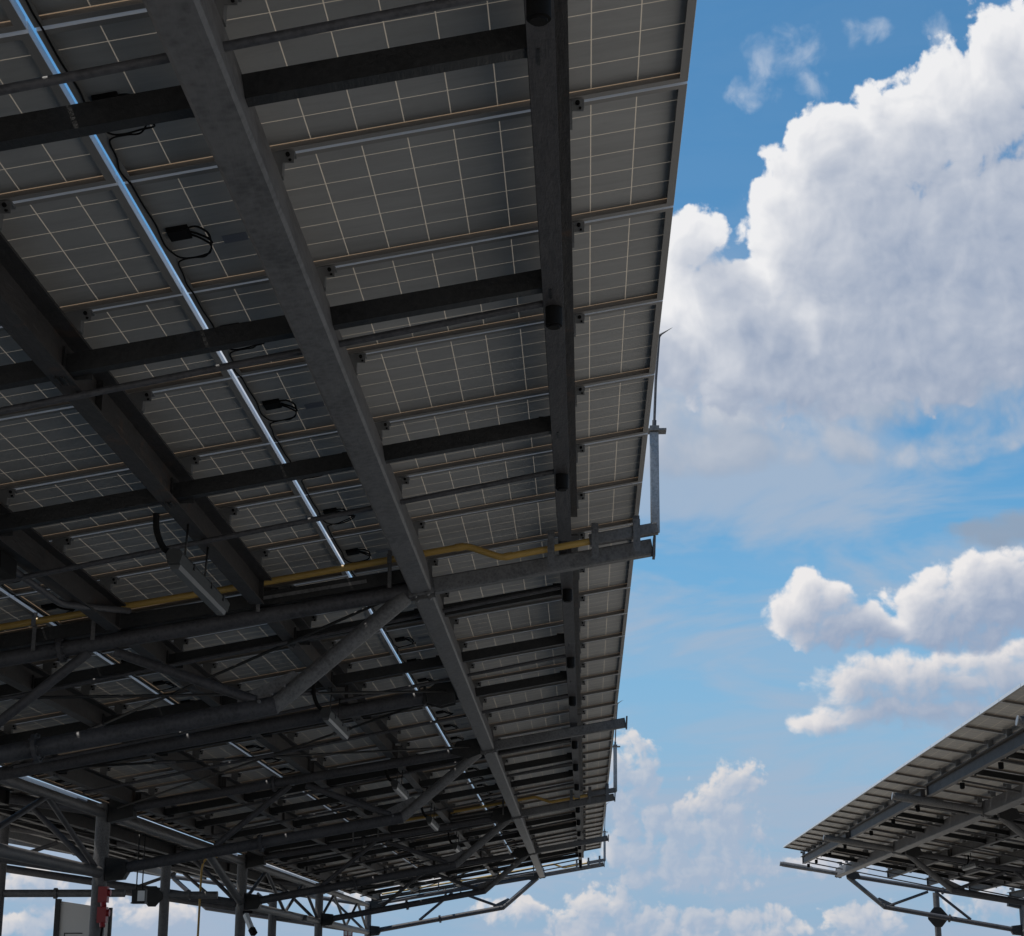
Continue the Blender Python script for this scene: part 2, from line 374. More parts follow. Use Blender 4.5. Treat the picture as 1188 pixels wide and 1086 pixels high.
# ------------------------------------------------------------------ solar panels
def panel_proto(v):
    rj = random.Random(v); J = lambda s: rj.uniform(-s, s)
    root = empty('solar_panel', (0, 0, 0))
    a, w = PL / 2, PW / 2; fl, th = .029, .0025
    m = MB()
    for s in (-1, 1):
        m.cur = 0
        y0, y1 = sorted((s * w, s * (w - .0011))); m.box(-a, a, y0, y1, 0, PH)
        x0, x1 = sorted((s * a, s * (a - .0011))); m.box(x0, x1, -w + .0011, w - .0011, 0, PH)
        m.cur = 1
        y0, y1 = sorted((s * (w - .0011), s * (w - th))); m.box(-a + .0011, a - .0011, y0, y1, .0002, PH - .001)
        x0, x1 = sorted((s * (a - .0011), s * (a - th))); m.box(x0, x1, -w + th, w - th, .0002, PH - .001)
        y0, y1 = sorted((s * (w - th), s * (w - fl))); m.box(-a + fl, a - fl, y0, y1, .0003, .0023)
        x0, x1 = sorted((s * (a - th), s * (a - fl))); m.box(x0, x1, -w + th, w - th, .0003, .0023)
    m.build('frame', [ALU, LIP], root)
    zl = PH - .0065
    m = MB(); m.add([(-a + th, -w + th, zl), (a - th, -w + th, zl), (a - th, w - th, zl), (-a + th, w - th, zl)], [(0, 1, 2, 3)])
    m.build('cell_laminate', CELLS, root)
    jx, jy, jz = -a + .078, .005, PH - .007
    m = MB(); m.box(jx - .040, jx + .038, jy - .046, jy + .046, jz - .016, jz); m.box(jx - .034, jx + .032, jy - .040, jy + .040, jz - .019, jz - .0161)
    jb = m.build('junction_box', BLACK, root)
    m = MB()
    def cr(pts, k=5):
        P_ = [Vector(pts[0])] + [Vector(q) for q in pts] + [Vector(pts[-1])]; out = []
        for i in range(1, len(P_) - 2):
            for j in range(k):
                t = j / k; p0, p1, p2, p3 = P_[i - 1:i + 3]
                out.append(.5 * (2 * p1 + (p2 - p0) * t + (2 * p0 - 5 * p1 + 4 * p2 - p3) * t * t + (3 * p1 - p0 - 3 * p2 + p3) * t ** 3))
        return out + [P_[-1]]
    e = (jx + .108 + J(.02), jy + .085 + J(.03), jz - .03)
    m.tube(cr([(jx + .04, jy - .035, jz - .010), (jx + .075, jy - .045 + J(.01), jz - .018), (jx + .10 + J(.01), jy + .005, jz - .026), e]), .0042, 7)
    m.tube(cr([(jx + .04, jy + .0, jz - .010), (jx + .068, jy + .005 + J(.015), jz - .022), (jx + .095, jy + .045, jz - .028), (e[0] + .004, e[1] - .004, e[2])]), .0042, 7)
    m.tube(cr([(jx + .04, jy + .03, jz - .010), (jx + .065, jy + .045 + J(.015), jz - .024), (e[0] - .004, e[1] - .01, e[2] - .003)]), .0042, 7)
    m.tube(cr([e, (jx + .10 + J(.02), jy + .14 + J(.02), jz - .032), (jx + .06, jy + .18 + J(.03), jz - .034), (jx + .01, jy + .18 + J(.02), jz - .036), (jx - .03, jy + .14, jz - .04), (jx - .052, jy + .08, -.006), (-a + .018, jy + .0, -.006), (-a + .026, jy - .16, -.006), (-a + .016 + J(.006), jy - .33, -.006), (-a + .022, -w - .02, -.006)]), .0034, 7)
    m.tube(cr([(e[0] - .006, e[1] + .004, e[2]), (jx + .09 + J(.02), jy + .13, jz - .03), (jx + .055, jy + .165 + J(.03), jz - .032), (jx + .015, jy + .17, jz - .036), (jx - .03, jy + .165, jz - .04), (jx - .05, jy + .20, -.006), (-a + .024, jy + .30, -.006), (-a + .017 + J(.006), jy + .40, -.006), (-a + .022, w + .02, -.006)]), .0032, 7)
    m.build('cable_loop', BLACK, jb)
    m = MB(); m.box(jx + .135, jx + .225, jy + .105, jy + .175, jz - .0012, jz - .0002); m.build('rating_label', STICK, root)
    return root
PANELS = [panel_proto(v) for v in range(4)]; used = set()
def put_panel(cx, cz, y, rz, label, group):
    v = random.randrange(4)
    o = copy_tree(PANELS[v]) if v in used else PANELS[v]
    used.add(v)
    o.location = (cx, y, cz); o.rotation_euler = (0, -T, rz)
    j = random.uniform(-.0022, .0022); o.rotation_euler.x = j
    tag(o, label, 'solar panel', group)
COLN = ['outer', 'middle', 'inner']
def roof(kind, k0, k1):
    for c in range(3):
        s = c * COLP + PL / 2
        x = EDGE - s * math.cos(T); z = Z0 + EDGE * math.tan(T) - s * math.sin(T)
        for k in range(k0, k1):
            y = ROW0 + (k + .5) * ROWP
            if kind == 'left': put_panel(x, z, y, 0, 'solar panel of the left canopy\'s %s column, %s' % (COLN[c], rowphrase(k)), 'solar panels of the left canopy')
            elif kind == 'wing': put_panel(2 * XV - x, z, y, math.pi, 'solar panel of the far left wing\'s %s column, %s' % (COLN[c], rowphrase(k)), 'solar panels of the far left wing')
            else: put_panel(2 * XRP - x, z, y, math.pi, 'solar panel of the right canopy\'s %s column, %s' % (COLN[c], rowphrase(k)), 'solar panels of the right canopy')
roof('left', -6, 36)
roof('wing', -3, 36)
roof('right', 10, 36)

# ------------------------------------------------------------------ longitudinal beams, one length per bay
#        name, what it is called in labels, bottom x0, x1, bottom z, top x0, x1, top z
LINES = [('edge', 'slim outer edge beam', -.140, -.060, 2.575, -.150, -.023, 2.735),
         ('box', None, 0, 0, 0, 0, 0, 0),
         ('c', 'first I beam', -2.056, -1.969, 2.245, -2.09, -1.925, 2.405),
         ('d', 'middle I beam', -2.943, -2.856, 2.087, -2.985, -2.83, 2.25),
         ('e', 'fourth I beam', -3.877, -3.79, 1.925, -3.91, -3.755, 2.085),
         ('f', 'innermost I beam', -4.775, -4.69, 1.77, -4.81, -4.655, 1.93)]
def bracket(m, x, y, ztop, zb):
    """clamp that holds two panel frames down to a beam flange: foot, hanging plate, two bolts"""
    m.cur = 0
    m.box(x - .055, x + .012, y - .022, y + .022, zb, ztop - .004)
    m.box(x + .0125, x + .050, y - .026, y - .020, ztop - .046, ztop - .003)
    m.box(x + .0125, x + .052, y - .0198, y + .022, ztop - .012, ztop - .003)
    m.cur = 1
    m.tube([(x + .03, y - .028, ztop - .020), (x + .03, y - .038, ztop - .020)], .0075, 8)
    m.tube([(x + .038, y - .026, ztop - .037), (x + .038, y - .038, ztop - .042)], .005, 6)
    m.cur = 0
def beam_parts(root, line, y0, y1):
    """beam of one bay, in the space of an Empty at (beam x, mid y, 0)"""
    nm, lab, bx0, bx1, zb, tx0, tx1, zt = line
    ym = (y0 + y1) / 2
    if nm == 'box':
        n, u = Vector((-math.sin(T), 0, math.cos(T))), Vector((math.cos(T), 0, math.sin(T)))
        br = Vector((-.938, 0, 2.347 + EYE)); w, d, c = .134, .208, .012
        pr = [br - u * (w - c), br - u * c, br + n * c, br + n * (d - c), br + n * d - u * c, br + n * d - u * (w - c), br + n * (d - c) - u * w, br + n * c - u * w]
        m = MB(); m.prism([(q.x, q.z) for q in pr], y0, y1); m.build('girder_tube', GALV_BOX, root, (-1., ym, 0))
        m = MB()
        for ye, dr in ((y0, 1), (y1, -1)):
            ce = br - u * (w / 2) + n * (d / 2)
            a, b = (ye, ye + dr * .012)
            pl = [ce - u * (w / 2 + .012) - n * (d / 2 + .014), ce + u * (w / 2 + .012) - n * (d / 2 + .014), ce + u * (w / 2 + .012) + n * (d / 2 + .004), ce - u * (w / 2 + .012) + n * (d / 2 + .004)]
            m.plate([(q.x, q.z) for q in pl], 'y', min(a, b), max(a, b))
            for sx in (-1, 1):
                q = ce + u * (sx * .04) - n * (d / 2 + .014); m.tube([(q.x, ye + dr * .03, q.z), (q.x, ye - dr * .008, q.z)], .011, 8)
        m.build('splice_plate', GALV, root, (-1., ym, 0))
        xr, zt2 = -.99, roofz(-1.) - .085
    else:
        zb += EYE; zt += EYE; t = .011
        xw = (bx0 + bx1) / 2 + .006
        m = MB()
        m.box(bx0, bx1, y0, y1, zb, zb + t)
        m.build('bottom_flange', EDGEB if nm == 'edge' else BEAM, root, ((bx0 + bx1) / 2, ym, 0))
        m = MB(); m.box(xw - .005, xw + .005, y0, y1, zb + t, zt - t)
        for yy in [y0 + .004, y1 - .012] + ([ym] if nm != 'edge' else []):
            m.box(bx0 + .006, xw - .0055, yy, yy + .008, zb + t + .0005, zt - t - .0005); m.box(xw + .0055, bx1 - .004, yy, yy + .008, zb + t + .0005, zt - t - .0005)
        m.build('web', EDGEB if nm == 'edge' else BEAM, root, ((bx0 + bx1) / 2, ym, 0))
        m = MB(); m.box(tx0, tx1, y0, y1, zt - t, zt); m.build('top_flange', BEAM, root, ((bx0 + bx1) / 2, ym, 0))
        xr, zt2 = tx1 - .004, zt
    for k in range(-6, 36):
        y = ROW0 + k * ROWP
        if y0 + .05 < y < y1 - .05:
            m = MB(); bracket(m, xr, y - .006, roofz(xr + .02), zt2 + .001)
            m.build('panel_clamp', [CLIP, BLACK], root, ((-1. if nm == 'box' else (bx0 + bx1) / 2), ym, 0))
GAP = .06
def end_y(i): return TR[i]
for li, line in enumerate(LINES):
    nm, lab = line[0], line[1]
    cx = -1. if nm == 'box' else (line[2] + line[3]) / 2
    name = 'box_girder' if nm == 'box' else 'roof_beam'
    for i in range(6):
        y0 = TR[i] + GAP if i else -.6
        if i == 0: y0 = -1.2
        g1 = GAP if nm == 'box' else .42 if nm == 'edge' else .19
        y1 = (TR[i + 1] - g1) if i < 5 else None
        if i == 0: y0, y1 = 3.09 + GAP, TR[1] - g1
        if i == 5: continue
        root = empty(name, (cx, (y0 + y1) / 2, 0))
        if i == 4: y1e = (43.6 if nm == 'box' else 42.55)
        else: y1e = y1
        beam_parts_y = (y0, y1e)
        ym = (y0 + y1) / 2
        root.location.y = (y0 + y1e) / 2
        beam_parts(root, line, y0, y1e)
        where = 'stretch before the nearest truss' if i == 0 else 'stretch beyond the %s truss' % TN[i]
        base = 'galvanised box girder' if nm == 'box' else lab
        tag(root, '%s of the left canopy, %s' % (base, where), 'girder' if nm == 'box' else 'beam', 'long girders of the left canopy' if nm == 'box' else 'roof beams of the left canopy')
        w = copy_tree(root); w.location.x = 2 * XV - cx; w.rotation_euler.z = math.pi
        tag(w, '%s of the far left wing, %s' % (base, where), None, 'girders and beams of the far left wing')
        if i >= 1:
            r = copy_tree(root); r.location.x = 2 * XRB - cx; r.rotation_euler.z = math.pi
            tag(r, '%s of the right canopy, %s' % (base, where), None, 'girders and beams of the right canopy')

# ------------------------------------------------------------------ channel struts between the beams and round ties under them
STRUT_Y = [4.72, 6.60, 8.50, 12.40, 14.30, 16.13, 20.5, 22.19, 24.06, 28.55, 30.3, 32.1, 36.6, 38.4, 40.2]
TIE_Y = [4.37, 6.75, 9.22, 12.14, 14.86, 17.01, 20.3, 22.52, 24.89, 28.3, 30.6, 33.0, 36.4, 38.7, 41.0, 42.45]
def web_x(i):
    l = LINES[i]; return -1.0 if l[0] == 'box' else (l[2] + l[3]) / 2
SPN = ['between edge beam and box girder', 'between box girder and first I beam', 'between first and middle I beams', 'between middle and fourth I beams', 'between fourth and innermost I beams']
def strut_proto(i):
    xa, xb = web_x(i + 1), web_x(i)
    xa += .03 if i == 0 else .012; xb -= .075 if i == 1 else .004
    dz = .175
    za, zb = roofz(xa) - dz, roofz(xb) - dz
    cx = (xa + xb) / 2; root = empty('channel_strut', (cx, 0, 0))
    m = MB(); d = Vector((xb - xa, 0, zb - za)).normalized(); n = Vector((-d.z, 0, d.x)); h = .039
    def sec(y0, y1, n0, n1):
        q = [Vector((xa, 0, za)) + n * n0, Vector((xb, 0, zb)) + n * n0, Vector((xb, 0, zb)) + n * n1, Vector((xa, 0, za)) + n * n1]
        m.plate([(v.x, v.z) for v in q], 'y', y0, y1)
    sec(-.026, -.021, -h, h); sec(-.0208, .030, -h, -h + .005); sec(-.0208, .030, h - .005, h)
    m.build('channel', DARK, root, (cx, 0, 0))
    for x, z, s in ((xa, za, 1), (xb, zb, -1)):
        if i == 0 and s == 1: continue
        m = MB(); pl = sorted((x + .0006 * s, x + .009 * s)); m.box(pl[0], pl[1], -.05, .045, z - .065, z + .065)
        pl = sorted((x + .009 * s, x + .10 * s)); m.box(pl[0], pl[1], .031, .037, z - .045, z + .045)
        m.build('end_cleat', DARK, root, (cx, 0, 0))
    return root
for i in range(5):
    p = strut_proto(i); cnt = {}
    for q, y in enumerate(STRUT_Y):
        o = p if q == 0 else copy_tree(p); o.location.y = y
        ph = bayphrase(y); cnt[ph] = cnt.get(ph, 0) + 1
        tag(o, 'dark strut %s, %s %s' % (SPN[i], ordw(cnt[ph]), ph), 'strut', 'dark struts of the left canopy')
        if y > 18 and i < 4:
            r = copy_tree(p); r.location = (2 * XR - p.location.x, y, 0); r.rotation_euler.z = math.pi
            tag(r, 'right canopy strut %s, %s %s' % (SPN[i], ordw(cnt[ph]), ph), None, 'dark struts of the right canopy')
        if i != 1:
            r = copy_tree(p); r.location = (2 * XV - p.location.x, y, 0); r.rotation_euler.z = math.pi
            tag(r, 'far wing strut %s, %s %s' % (SPN[i], ordw(cnt[ph]), ph), None, 'dark struts of the far left wing')
def tie_proto():
    root = empty('tie_tube', (-.10, 0, 0))
    xa, xb = -4.7, -.10
    za, zb = 1.70 + EYE, 2.60 + EYE
    m = MB(); m.tube([(xa, 0, za), (xb, 0, zb)], .0145, 10); m.build('tube', TUBE, root, (-.10, 0, 0))
    m = MB(); m.tube([(-.10, -.0, 2.574 + EYE), (-.10, .0, 2.548 + EYE), (-.10, .0, 2.498 + EYE)], .034, 16)
    m.tube([(-.10, 0, 2.4975 + EYE), (-.10, 0, 2.489 + EYE)], .025, 12); m.build('end_cap', BLACK, root, (-.10, 0, 0))
    return root
p = tie_proto(); cnt = {}
for q, y in enumerate(TIE_Y):
    o = p if q == 0 else copy_tree(p); o.location.y = y
    ph = bayphrase(y); cnt[ph] = cnt.get(ph, 0) + 1
    tag(o, 'round tie tube of the left canopy, %s %s' % (ordw(cnt[ph]), ph), 'tie tube', 'tie tubes of the left canopy')
    if y > 18:
        r = copy_tree(p); r.location = (2 * XR + .10, y, 0); r.rotation_euler.z = math.pi
        tag(r, 'round tie tube of the right canopy, %s %s' % (ordw(cnt[ph]), ph), None, 'tie tubes of the right canopy')

# ------------------------------------------------------------------ butterfly trusses standing on the column line
def z_(v): return v + EYE
def truss_proto(cantilever):
    root = empty('roof_truss', (CX, 0, 0)); O = (CX, 0, 0)
    def tb(name, a, b_, r, mat=TUBE, parent=root, n=18):
        m = MB(); m.tube([(a[0], a[2] if len(a) > 2 else 0, z_(a[1])), (b_[0], b_[2] if len(b_) > 2 else 0, z_(b_[1]))], r, n)
        return m.build(name, mat, parent, O)
    c = tb('column', (CX, -EYE), (CX, 1.80), .077, GALV)
    m = MB(); m.box(CX - .16, CX + .16, -.16, .16, 0, .02)
    for sx in (-1, 1):
        for sy in (-1, 1): m.tube([(CX + sx * .12, sy * .12, .0205), (CX + sx * .12, sy * .12, .06)], .014, 8)
    m.build('base_plate', GALV, c, O)
    # right wing (towards the aisle)
    top = tb('top_chord', (CX + .07, 1.725), (-1.075, 2.362), .050)
    m = MB(); m.plate([(CX + .075, z_(1.60)), (CX + .34, z_(1.66)), (CX + .30, z_(1.90)), (CX + .075, z_(1.88))], 'y', -.085, .085); m.build('gusset_plate', DARK, root, O)
    m = MB()
    for ya in (-.070, .058): m.plate([(-1.085, z_(2.30)), (-1.085, z_(2.47)), (-1.34, z_(2.43)), (-1.40, z_(2.30)), (-1.22, z_(2.25))], 'y', ya, ya + .012)
    m.build('girder_gusset', DARK, root, O)
    tb('bottom_chord', (CX + .07, 1.105), (-1.90, 1.648), .057)
    tb('knee_brace', (-1.925, 1.635), (-1.105, 2.325), .053, GALV)
    tb('web_brace', (-3.87, 1.36), (-3.10, 1.985), .032); tb('web_brace', (-2.93, 1.985), (-2.03, 1.675), .032)
    m = MB(); m.plate([(CX + .076, z_(1.0)), (CX + .26, z_(1.02)), (CX + .30, z_(1.09)), (CX + .27, z_(1.22)), (CX + .076, z_(1.24))], 'y', -.07, .07); m.build('gusset_plate', DARK, root, O)
    for (a, b_, r, t0) in (((CX + .07, 1.105), (-1.90, 1.648), .057, .52), ((CX + .07, 1.725), (-1.075, 2.362), .050, .44)):
        va, vb = Vector((a[0], 0, z_(a[1]))), Vector((b_[0], 0, z_(b_[1]))); d = (vb - va).normalized(); c0 = va.lerp(vb, t0)
        m = MB()
        m.tube([c0 - d * .014, c0 + d * .014], r + .034, 22)
        q = d.cross(Vector((0, 1, 0)))
        for k in range(8):
            o_ = (Vector((0, 1, 0)) * math.cos(k * math.pi / 4) + q * math.sin(k * math.pi / 4)) * (r + .018)
            m.tube([c0 + o_ - d * .03, c0 + o_ + d * .03], .008, 6)
        m.build('bolted_flange', TUBE, root, O)
    m = MB()
    for k in range(3): m.tube([(-2.0 + .075 * k, -.075, z_(1.66 + .05 * k)), (-2.0 + .075 * k, .075, z_(1.66 + .05 * k))], .011, 8)
    m.plate([(-2.16, z_(1.60)), (-1.84, z_(1.66)), (-1.74, z_(1.82)), (-1.80, z_(1.86)), (-2.14, z_(1.70))], 'y', -.006, .006)
    m.build('node_plate', GALV, root, O)
    # far wing
    xl = 2 * XV + 1.075
    tb('top_chord', (CX - .07, 1.725), (xl, 2.362), .050); tb('bottom_chord', (CX - .07, 1.105), (2 * XV + 1.9, 1.648), .057)
    tb('knee_brace', (2 * XV + 1.925, 1.635), (2 * XV + 1.105, 2.325), .053, GALV)
    tb('web_brace', (2 * XV + 3.87, 1.36), (2 * XV + 3.10, 1.985), .032); tb('web_brace', (2 * XV + 2.93, 1.985), (2 * XV + 2.03, 1.675), .032)
    tb('web_brace', (CX - .1, 1.15), (CX - .85, 1.84), .03)
    # arm past the box girder
    if cantilever == 'square':
        m = MB(); m.bar((-1.02 + .09, 0, z_(2.392)), (.445, 0, z_(2.628)), .088, .10); arm = m.build('cantilever_arm', GALV, root, O)
        m = MB(); m.plate([(.446, z_(2.565)), (.452, z_(2.692)), (.468, z_(2.690)), (.462, z_(2.563))], 'y', -.062, .062); m.build('end_plate', GALV, arm, O)
    else:
        arm = tb('cantilever_arm', (-.93, 2.392), (.445, 2.628), .052, GALV)
        m = MB(); m.tube([(.446, 0, z_(2.628)), (.456, 0, z_(2.630))], .056, 20); m.build('end_plate', BRIGHT, arm, O)
        m = MB(); m.tube([(-.28, 0, z_(2.507)), (.40, 0, z_(2.622))], .0595, 18); m.build('sleeve', GALV, arm, O)
    x2 = 2 * XV + .93
    m = MB(); m.bar((x2, 0, z_(2.392)), (2 * XV - .445, 0, z_(2.628)), .088, .10); m.build('cantilever_arm', GALV, root, O)
    return root
A_ = truss_proto('square'); B_ = truss_proto('round')
for i in range(1, 6):
    o = A_ if i == 1 else copy_tree(A_)
    o.location.y = TR[i]
    if i == 5:
        for q in [c for c in bpy.data.objects if c.parent == A_ and c.name.startswith('girder_gusset')]: bpy.data.objects.remove(q)
    tag(o, 'tubular butterfly truss of the left canopy, the %s one' % (TN[i] if i > 1 else 'nearest'), 'truss', 'trusses of the left canopy')
for i in range(2, 6):
    o = B_ if i == 2 else copy_tree(B_)
    o.location = (2 * XR - CX, TR[i], 0); o.rotation_euler.z = math.pi
    tag(o, 'tubular truss of the right canopy, %s one' % ('leftmost, far end' if i == 5 else ['', '', 'rightmost, nearest', 'second nearest', 'third nearest'][i]), 'truss', 'trusses of the right canopy')

# lattice girders along the column line
def lattice_proto():
    root = empty('lattice_girder', (CX, 0, 0)); O = (CX, 0, 0); L = 8.05
    m = MB(); m.tube([(CX, .085, z_(1.70)), (CX, L - .085, z_(1.70))], .05, 18); m.build('top_tube', GALV, root, O)
    m = MB(); m.tube([(CX, .085, z_(1.09)), (CX, L - .085, z_(1.09))], .06, 18); m.build('bottom_tube', GALV, root, O)
    n = 4
    for j in range(n):
        y0 = .12 + (L - .24) * j / n; y1 = .12 + (L - .24) * (j + 1) / n
        a, b_ = (1.12, 1.67) if j % 2 == 0 else (1.67, 1.12)
        m = MB(); m.tube([(CX, y0 + .03, z_(a)), (CX, y1 - .03, z_(b_))], .028, 12); m.build('web_brace', TUBE, root, O)
    return root
def valley_proto():
    root = empty('valley_beam', (CX, 0, 0)); O = (CX, 0, 0); L = 8.05
    m = MB(); m.tube([(CX, .085, z_(1.70)), (CX, L - .085, z_(1.70))], .05, 18); m.build('top_tube', GALV, root, O)
    m = MB(); m.tube([(CX, L - .08, z_(1.12)), (CX, L - 2.6, z_(1.66))], .055, 16); m.build('knee_brace', GALV, root, O)
    m = MB(); m.box(CX - .325, CX - .315, .1, L - .1, z_(1.79), z_(1.878)); m.box(CX - .3149, CX - .21, .1, L - .1, z_(1.79), z_(1.80)); m.box(CX - .2099, CX - .20, .1, L - .1, z_(1.79), z_(1.86)); m.build('gutter', GALV_BOX, root, O)
    return root
p = lattice_proto(); vp = valley_proto(); vp.location.y = TR[2]
tag(vp, 'tubular valley beam with a single knee brace, stretch beyond the second truss', 'beam')
for i in range(0, 5):
    if i == 2:
        r = copy_tree(p); r.location = (2 * XR - CX, TR[i], 0)
        tag(r, 'tubular lattice girder along the right canopy columns, stretch beyond the second truss', 'lattice girder', 'lattice girders along the right column line')
        continue
    o = p if i == 0 else copy_tree(p); o.location.y = TR[i]
    tag(o, 'tubular lattice girder along the columns, %s' % ('stretch before the nearest truss' if i == 0 else 'stretch beyond the %s truss' % TN[i]), 'lattice girder', 'lattice girders along the left column line')
    if i >= 2:
        r = copy_tree(p); r.location = (2 * XR - CX, TR[i], 0)
        tag(r, 'tubular lattice girder along the right canopy columns, stretch beyond the %s truss' % TN[i], None, 'lattice girders along the right column line')

# bracing strut half way along the first bay, with its gussets and diagonal rods
root = empty('bracing_strut', (-3.1, 15.2, 0)); O = (-3.1, 15.2, 0)
m = MB(); m.tube([(CX + .05, 15.2, z_(1.66)), (-1.34, 15.2, z_(2.305))], .058, 18); m.build('tube', TUBE, root, O)
m = MB()
for yy in (15.12, 15.268): m.plate([(-1.08, z_(2.25)), (-1.08, z_(2.43)), (-1.24, z_(2.41)), (-1.32, z_(2.35)), (-1.31, z_(2.25)), (-1.2, z_(2.22))], 'y', yy, yy + .012)
m.box(-1.345, -1.325, 15.1325, 15.2675, z_(2.235), z_(2.39)); m.build('end_gusset', DARK, root, O)
tag(root, 'round bracing strut with a dark end gusset, between nearest and second trusses', 'strut')
RODS = [((-1.15, 15.1, 2.34), (-4.85, 11.4, 1.73)), ((-1.15, 15.3, 2.34), (-4.85, 18.9, 1.73)), ((-1.2, 11.3, 2.36), (-4.8, 15.05, 1.73)), ((-1.2, 19.0, 2.36), (-4.8, 15.35, 1.73)),
        ((-1.2, 35.5, 2.36), (-4.8, 43.0, 1.73)), ((-1.2, 43.0, 2.36), (-4.8, 35.5, 1.73))]
RL = ['rising towards the aisle from the nearest truss', 'rising towards the aisle from the second truss', 'falling from the nearest truss to the bracing strut', 'falling from the second truss to the bracing strut', 'rising from the end truss to the fourth truss', 'falling from the fourth truss to the end truss']
for (a, b_), rl in zip(RODS, RL):
    a, b_ = Vector(a) + Vector((0, 0, EYE)), Vector(b_) + Vector((0, 0, EYE)); mid = (a + b_) / 2
    if rl.startswith('rising'): a, b_ = b_, a
    root = empty('bracing_rod', tuple(mid))
    m = MB(); m.tube([a, b_], .011, 8); m.build('rod', DARK, root, tuple(mid))
    q0 = a.lerp(b_, .70); q1 = a.lerp(b_, .745)
    m = MB(); m.tube([q0, q1], .018, 10); m.build('turnbuckle', TUBE, root, tuple(mid))
    tag(root, 'thin diagonal bracing rod %s' % rl, 'bracing rod', 'diagonal bracing rods under the left canopy')

# ------------------------------------------------------------------ yellow conduits, masts and lightning rods on every other truss
def arc(pts, k=5, rr=.06):
    """round the corners of a polyline"""
    out = [Vector(pts[0])]
    for a, b_, c in zip(pts, pts[1:], pts[2:]):
        a, b_, c = Vector(a), Vector(b_), Vector(c)
        p, q = b_ + (a - b_).normalized() * rr, b_ + (c - b_).normalized() * rr
        for i in range(k + 1):
            t = i / k; out.append(p * (1 - t) ** 2 + b_ * 2 * t * (1 - t) + q * t * t)
    return out + [Vector(pts[-1])]
def conduit_proto():
    root = empty('cable_conduit', (-2.2, 0, 0)); O = (-2.2, 0, 0); y = -.115
    m = MB(); m.tube(arc([(-4.75, y, z_(1.945)), (-2.26, y, z_(2.352)), (-.72, y, z_(2.622)), (-.50, y, z_(2.545)), (.06, y, z_(2.645))], 4, .035), .0215, 14); m.build('yellow_pipe', YELLOW, root, O)
    m = MB()
    for a, b_ in (((-1.02, y, z_(2.569)), (-.98, y, z_(2.576))), ((-2.9, y, z_(2.247)), (-2.84, y, z_(2.257))), ((-1.48, y, z_(2.488)), (-1.42, y, z_(2.499))), ((-.79, y, z_(2.610)), (-.735, y, z_(2.619))), ((-.48, y, z_(2.549)), (-.43, y, z_(2.558))), ((-3.9, y, z_(2.084)), (-3.84, y, z_(2.094)))):
        m.tube([a, b_], .0245, 14)
    m.build('pipe_coupling', YELLOW, root, O)
    for x, z in ((-1.20, 2.54), (-2.02, 2.395), (-3.42, 2.16), (-3.05, 2.225)):
        m = MB(); m.box(x - .012, x + .012, y + .0, y + .006, z_(z - .18), z_(z + .06)); m.box(x - .014, x + .014, y - .028, y + .028, z_(z - .032), z_(z - .026)); m.box(x - .014, x + .014, y - .0285, y - .0245, z_(z - .0255), z_(z + .03)); m.build('pipe_hanger', GALV, root, O)
    return root
def mast_proto():
    root = empty('lightning_mast', (.45, 0, 0)); O = (.45, 0, 0); y = -.118
    m = MB(); m.bar((.05, y, z_(2.648)), (.475, y, z_(2.722)), .06, .072); m.build('mast_foot', GALV, root, O)  # foot given darker steel than the tube, its shade put into the colour
    m = MB(); m.bar((.462, y, z_(2.70)), (.468, y, z_(3.345)), .056, .056, up=(0, 1, 0)); m.build('mast_tube', BRIGHT, root, O)
    m = MB(); m.box(.405, .545, y - .05, y + .05, z_(3.352), z_(3.364)); m.box(.44, .50, y - .04, y + .04, z_(3.3645), z_(3.385)); m.build('cap_plate', GALV, root, O)
    m = MB(); m.tube([(.470, y, z_(3.386)), (.472, y, z_(3.43))], .014, 10); m.tube([(.472, y, z_(3.4305)), (.487, y, z_(3.70)), (.515, y, z_(4.0))], .0085, 8); m.tube([(.515, y, z_(4.0)), (.53, y, z_(4.012)), (.60, y, z_(4.055))], .012, 8, .001); m.build('air_rod', TUBE, root, O)
    for x in (-.19, .085, .345):
        z = 2.64 + (x - .0) * .17
        m = MB(); m.box(x - .022, x + .022, y - .045, y - .039, z_(z - .13), z_(z + .075)); m.box(x - .022, x + .022, y + .045, y + .051, z_(z - .02), z_(z + .12)); m.box(x - .022, x + .022, y - .0388, y + .0448, z_(z + .062), z_(z + .07)); m.build('clamp', GALV, root, O)
    return root
def tray_proto():
    root = empty('cable_tray', (-2.9, 0, 0)); O = (-2.9, 0, 0)
    a, b_ = Vector((-4.9, -.05, z_(1.85))), Vector((-1.10, -.05, z_(2.452)))
    m = MB(); m.bar(a, b_, .012, .085); m.bar(a + Vector((0, .05, -.040)), b_ + Vector((0, .05, -.040)), .084, .006); m.bar(a + Vector((0, .1, 0)), b_ + Vector((0, .1, 0)), .012, .085)
    m.build('tray_channel', DARK, root, O)
    m = MB(); m.bar(Vector((-2.1, -.0625, z_(2.295))), Vector((-1.35, -.0625, z_(2.414))), .002, .022); m.build('tray_strip', GALV, root, O)
    return root
tp = tray_proto()
for q, i in enumerate((1, 3, 5)):
    c = tp if q == 0 else copy_tree(tp); c.location.y = TR[i]
    tag(c, 'dark cable tray on the top chord of the %s truss' % TN[i], 'cable tray', 'cable trays along the trusses')
cp_, mp = conduit_proto(), mast_proto()
for q, i in enumerate((1, 3, 5)):
    c = cp_ if q == 0 else copy_tree(cp_); c.location.y = TR[i]
    tag(c, 'yellow plastic cable conduit along the %s truss' % TN[i], 'conduit', 'yellow conduits along the trusses')
    c = mp if q == 0 else copy_tree(mp); c.location.y = TR[i]
    tag(c, 'galvanised lightning mast with thin air rod on the arm of the %s truss' % TN[i], 'lightning mast', 'lightning masts along the roof edge')

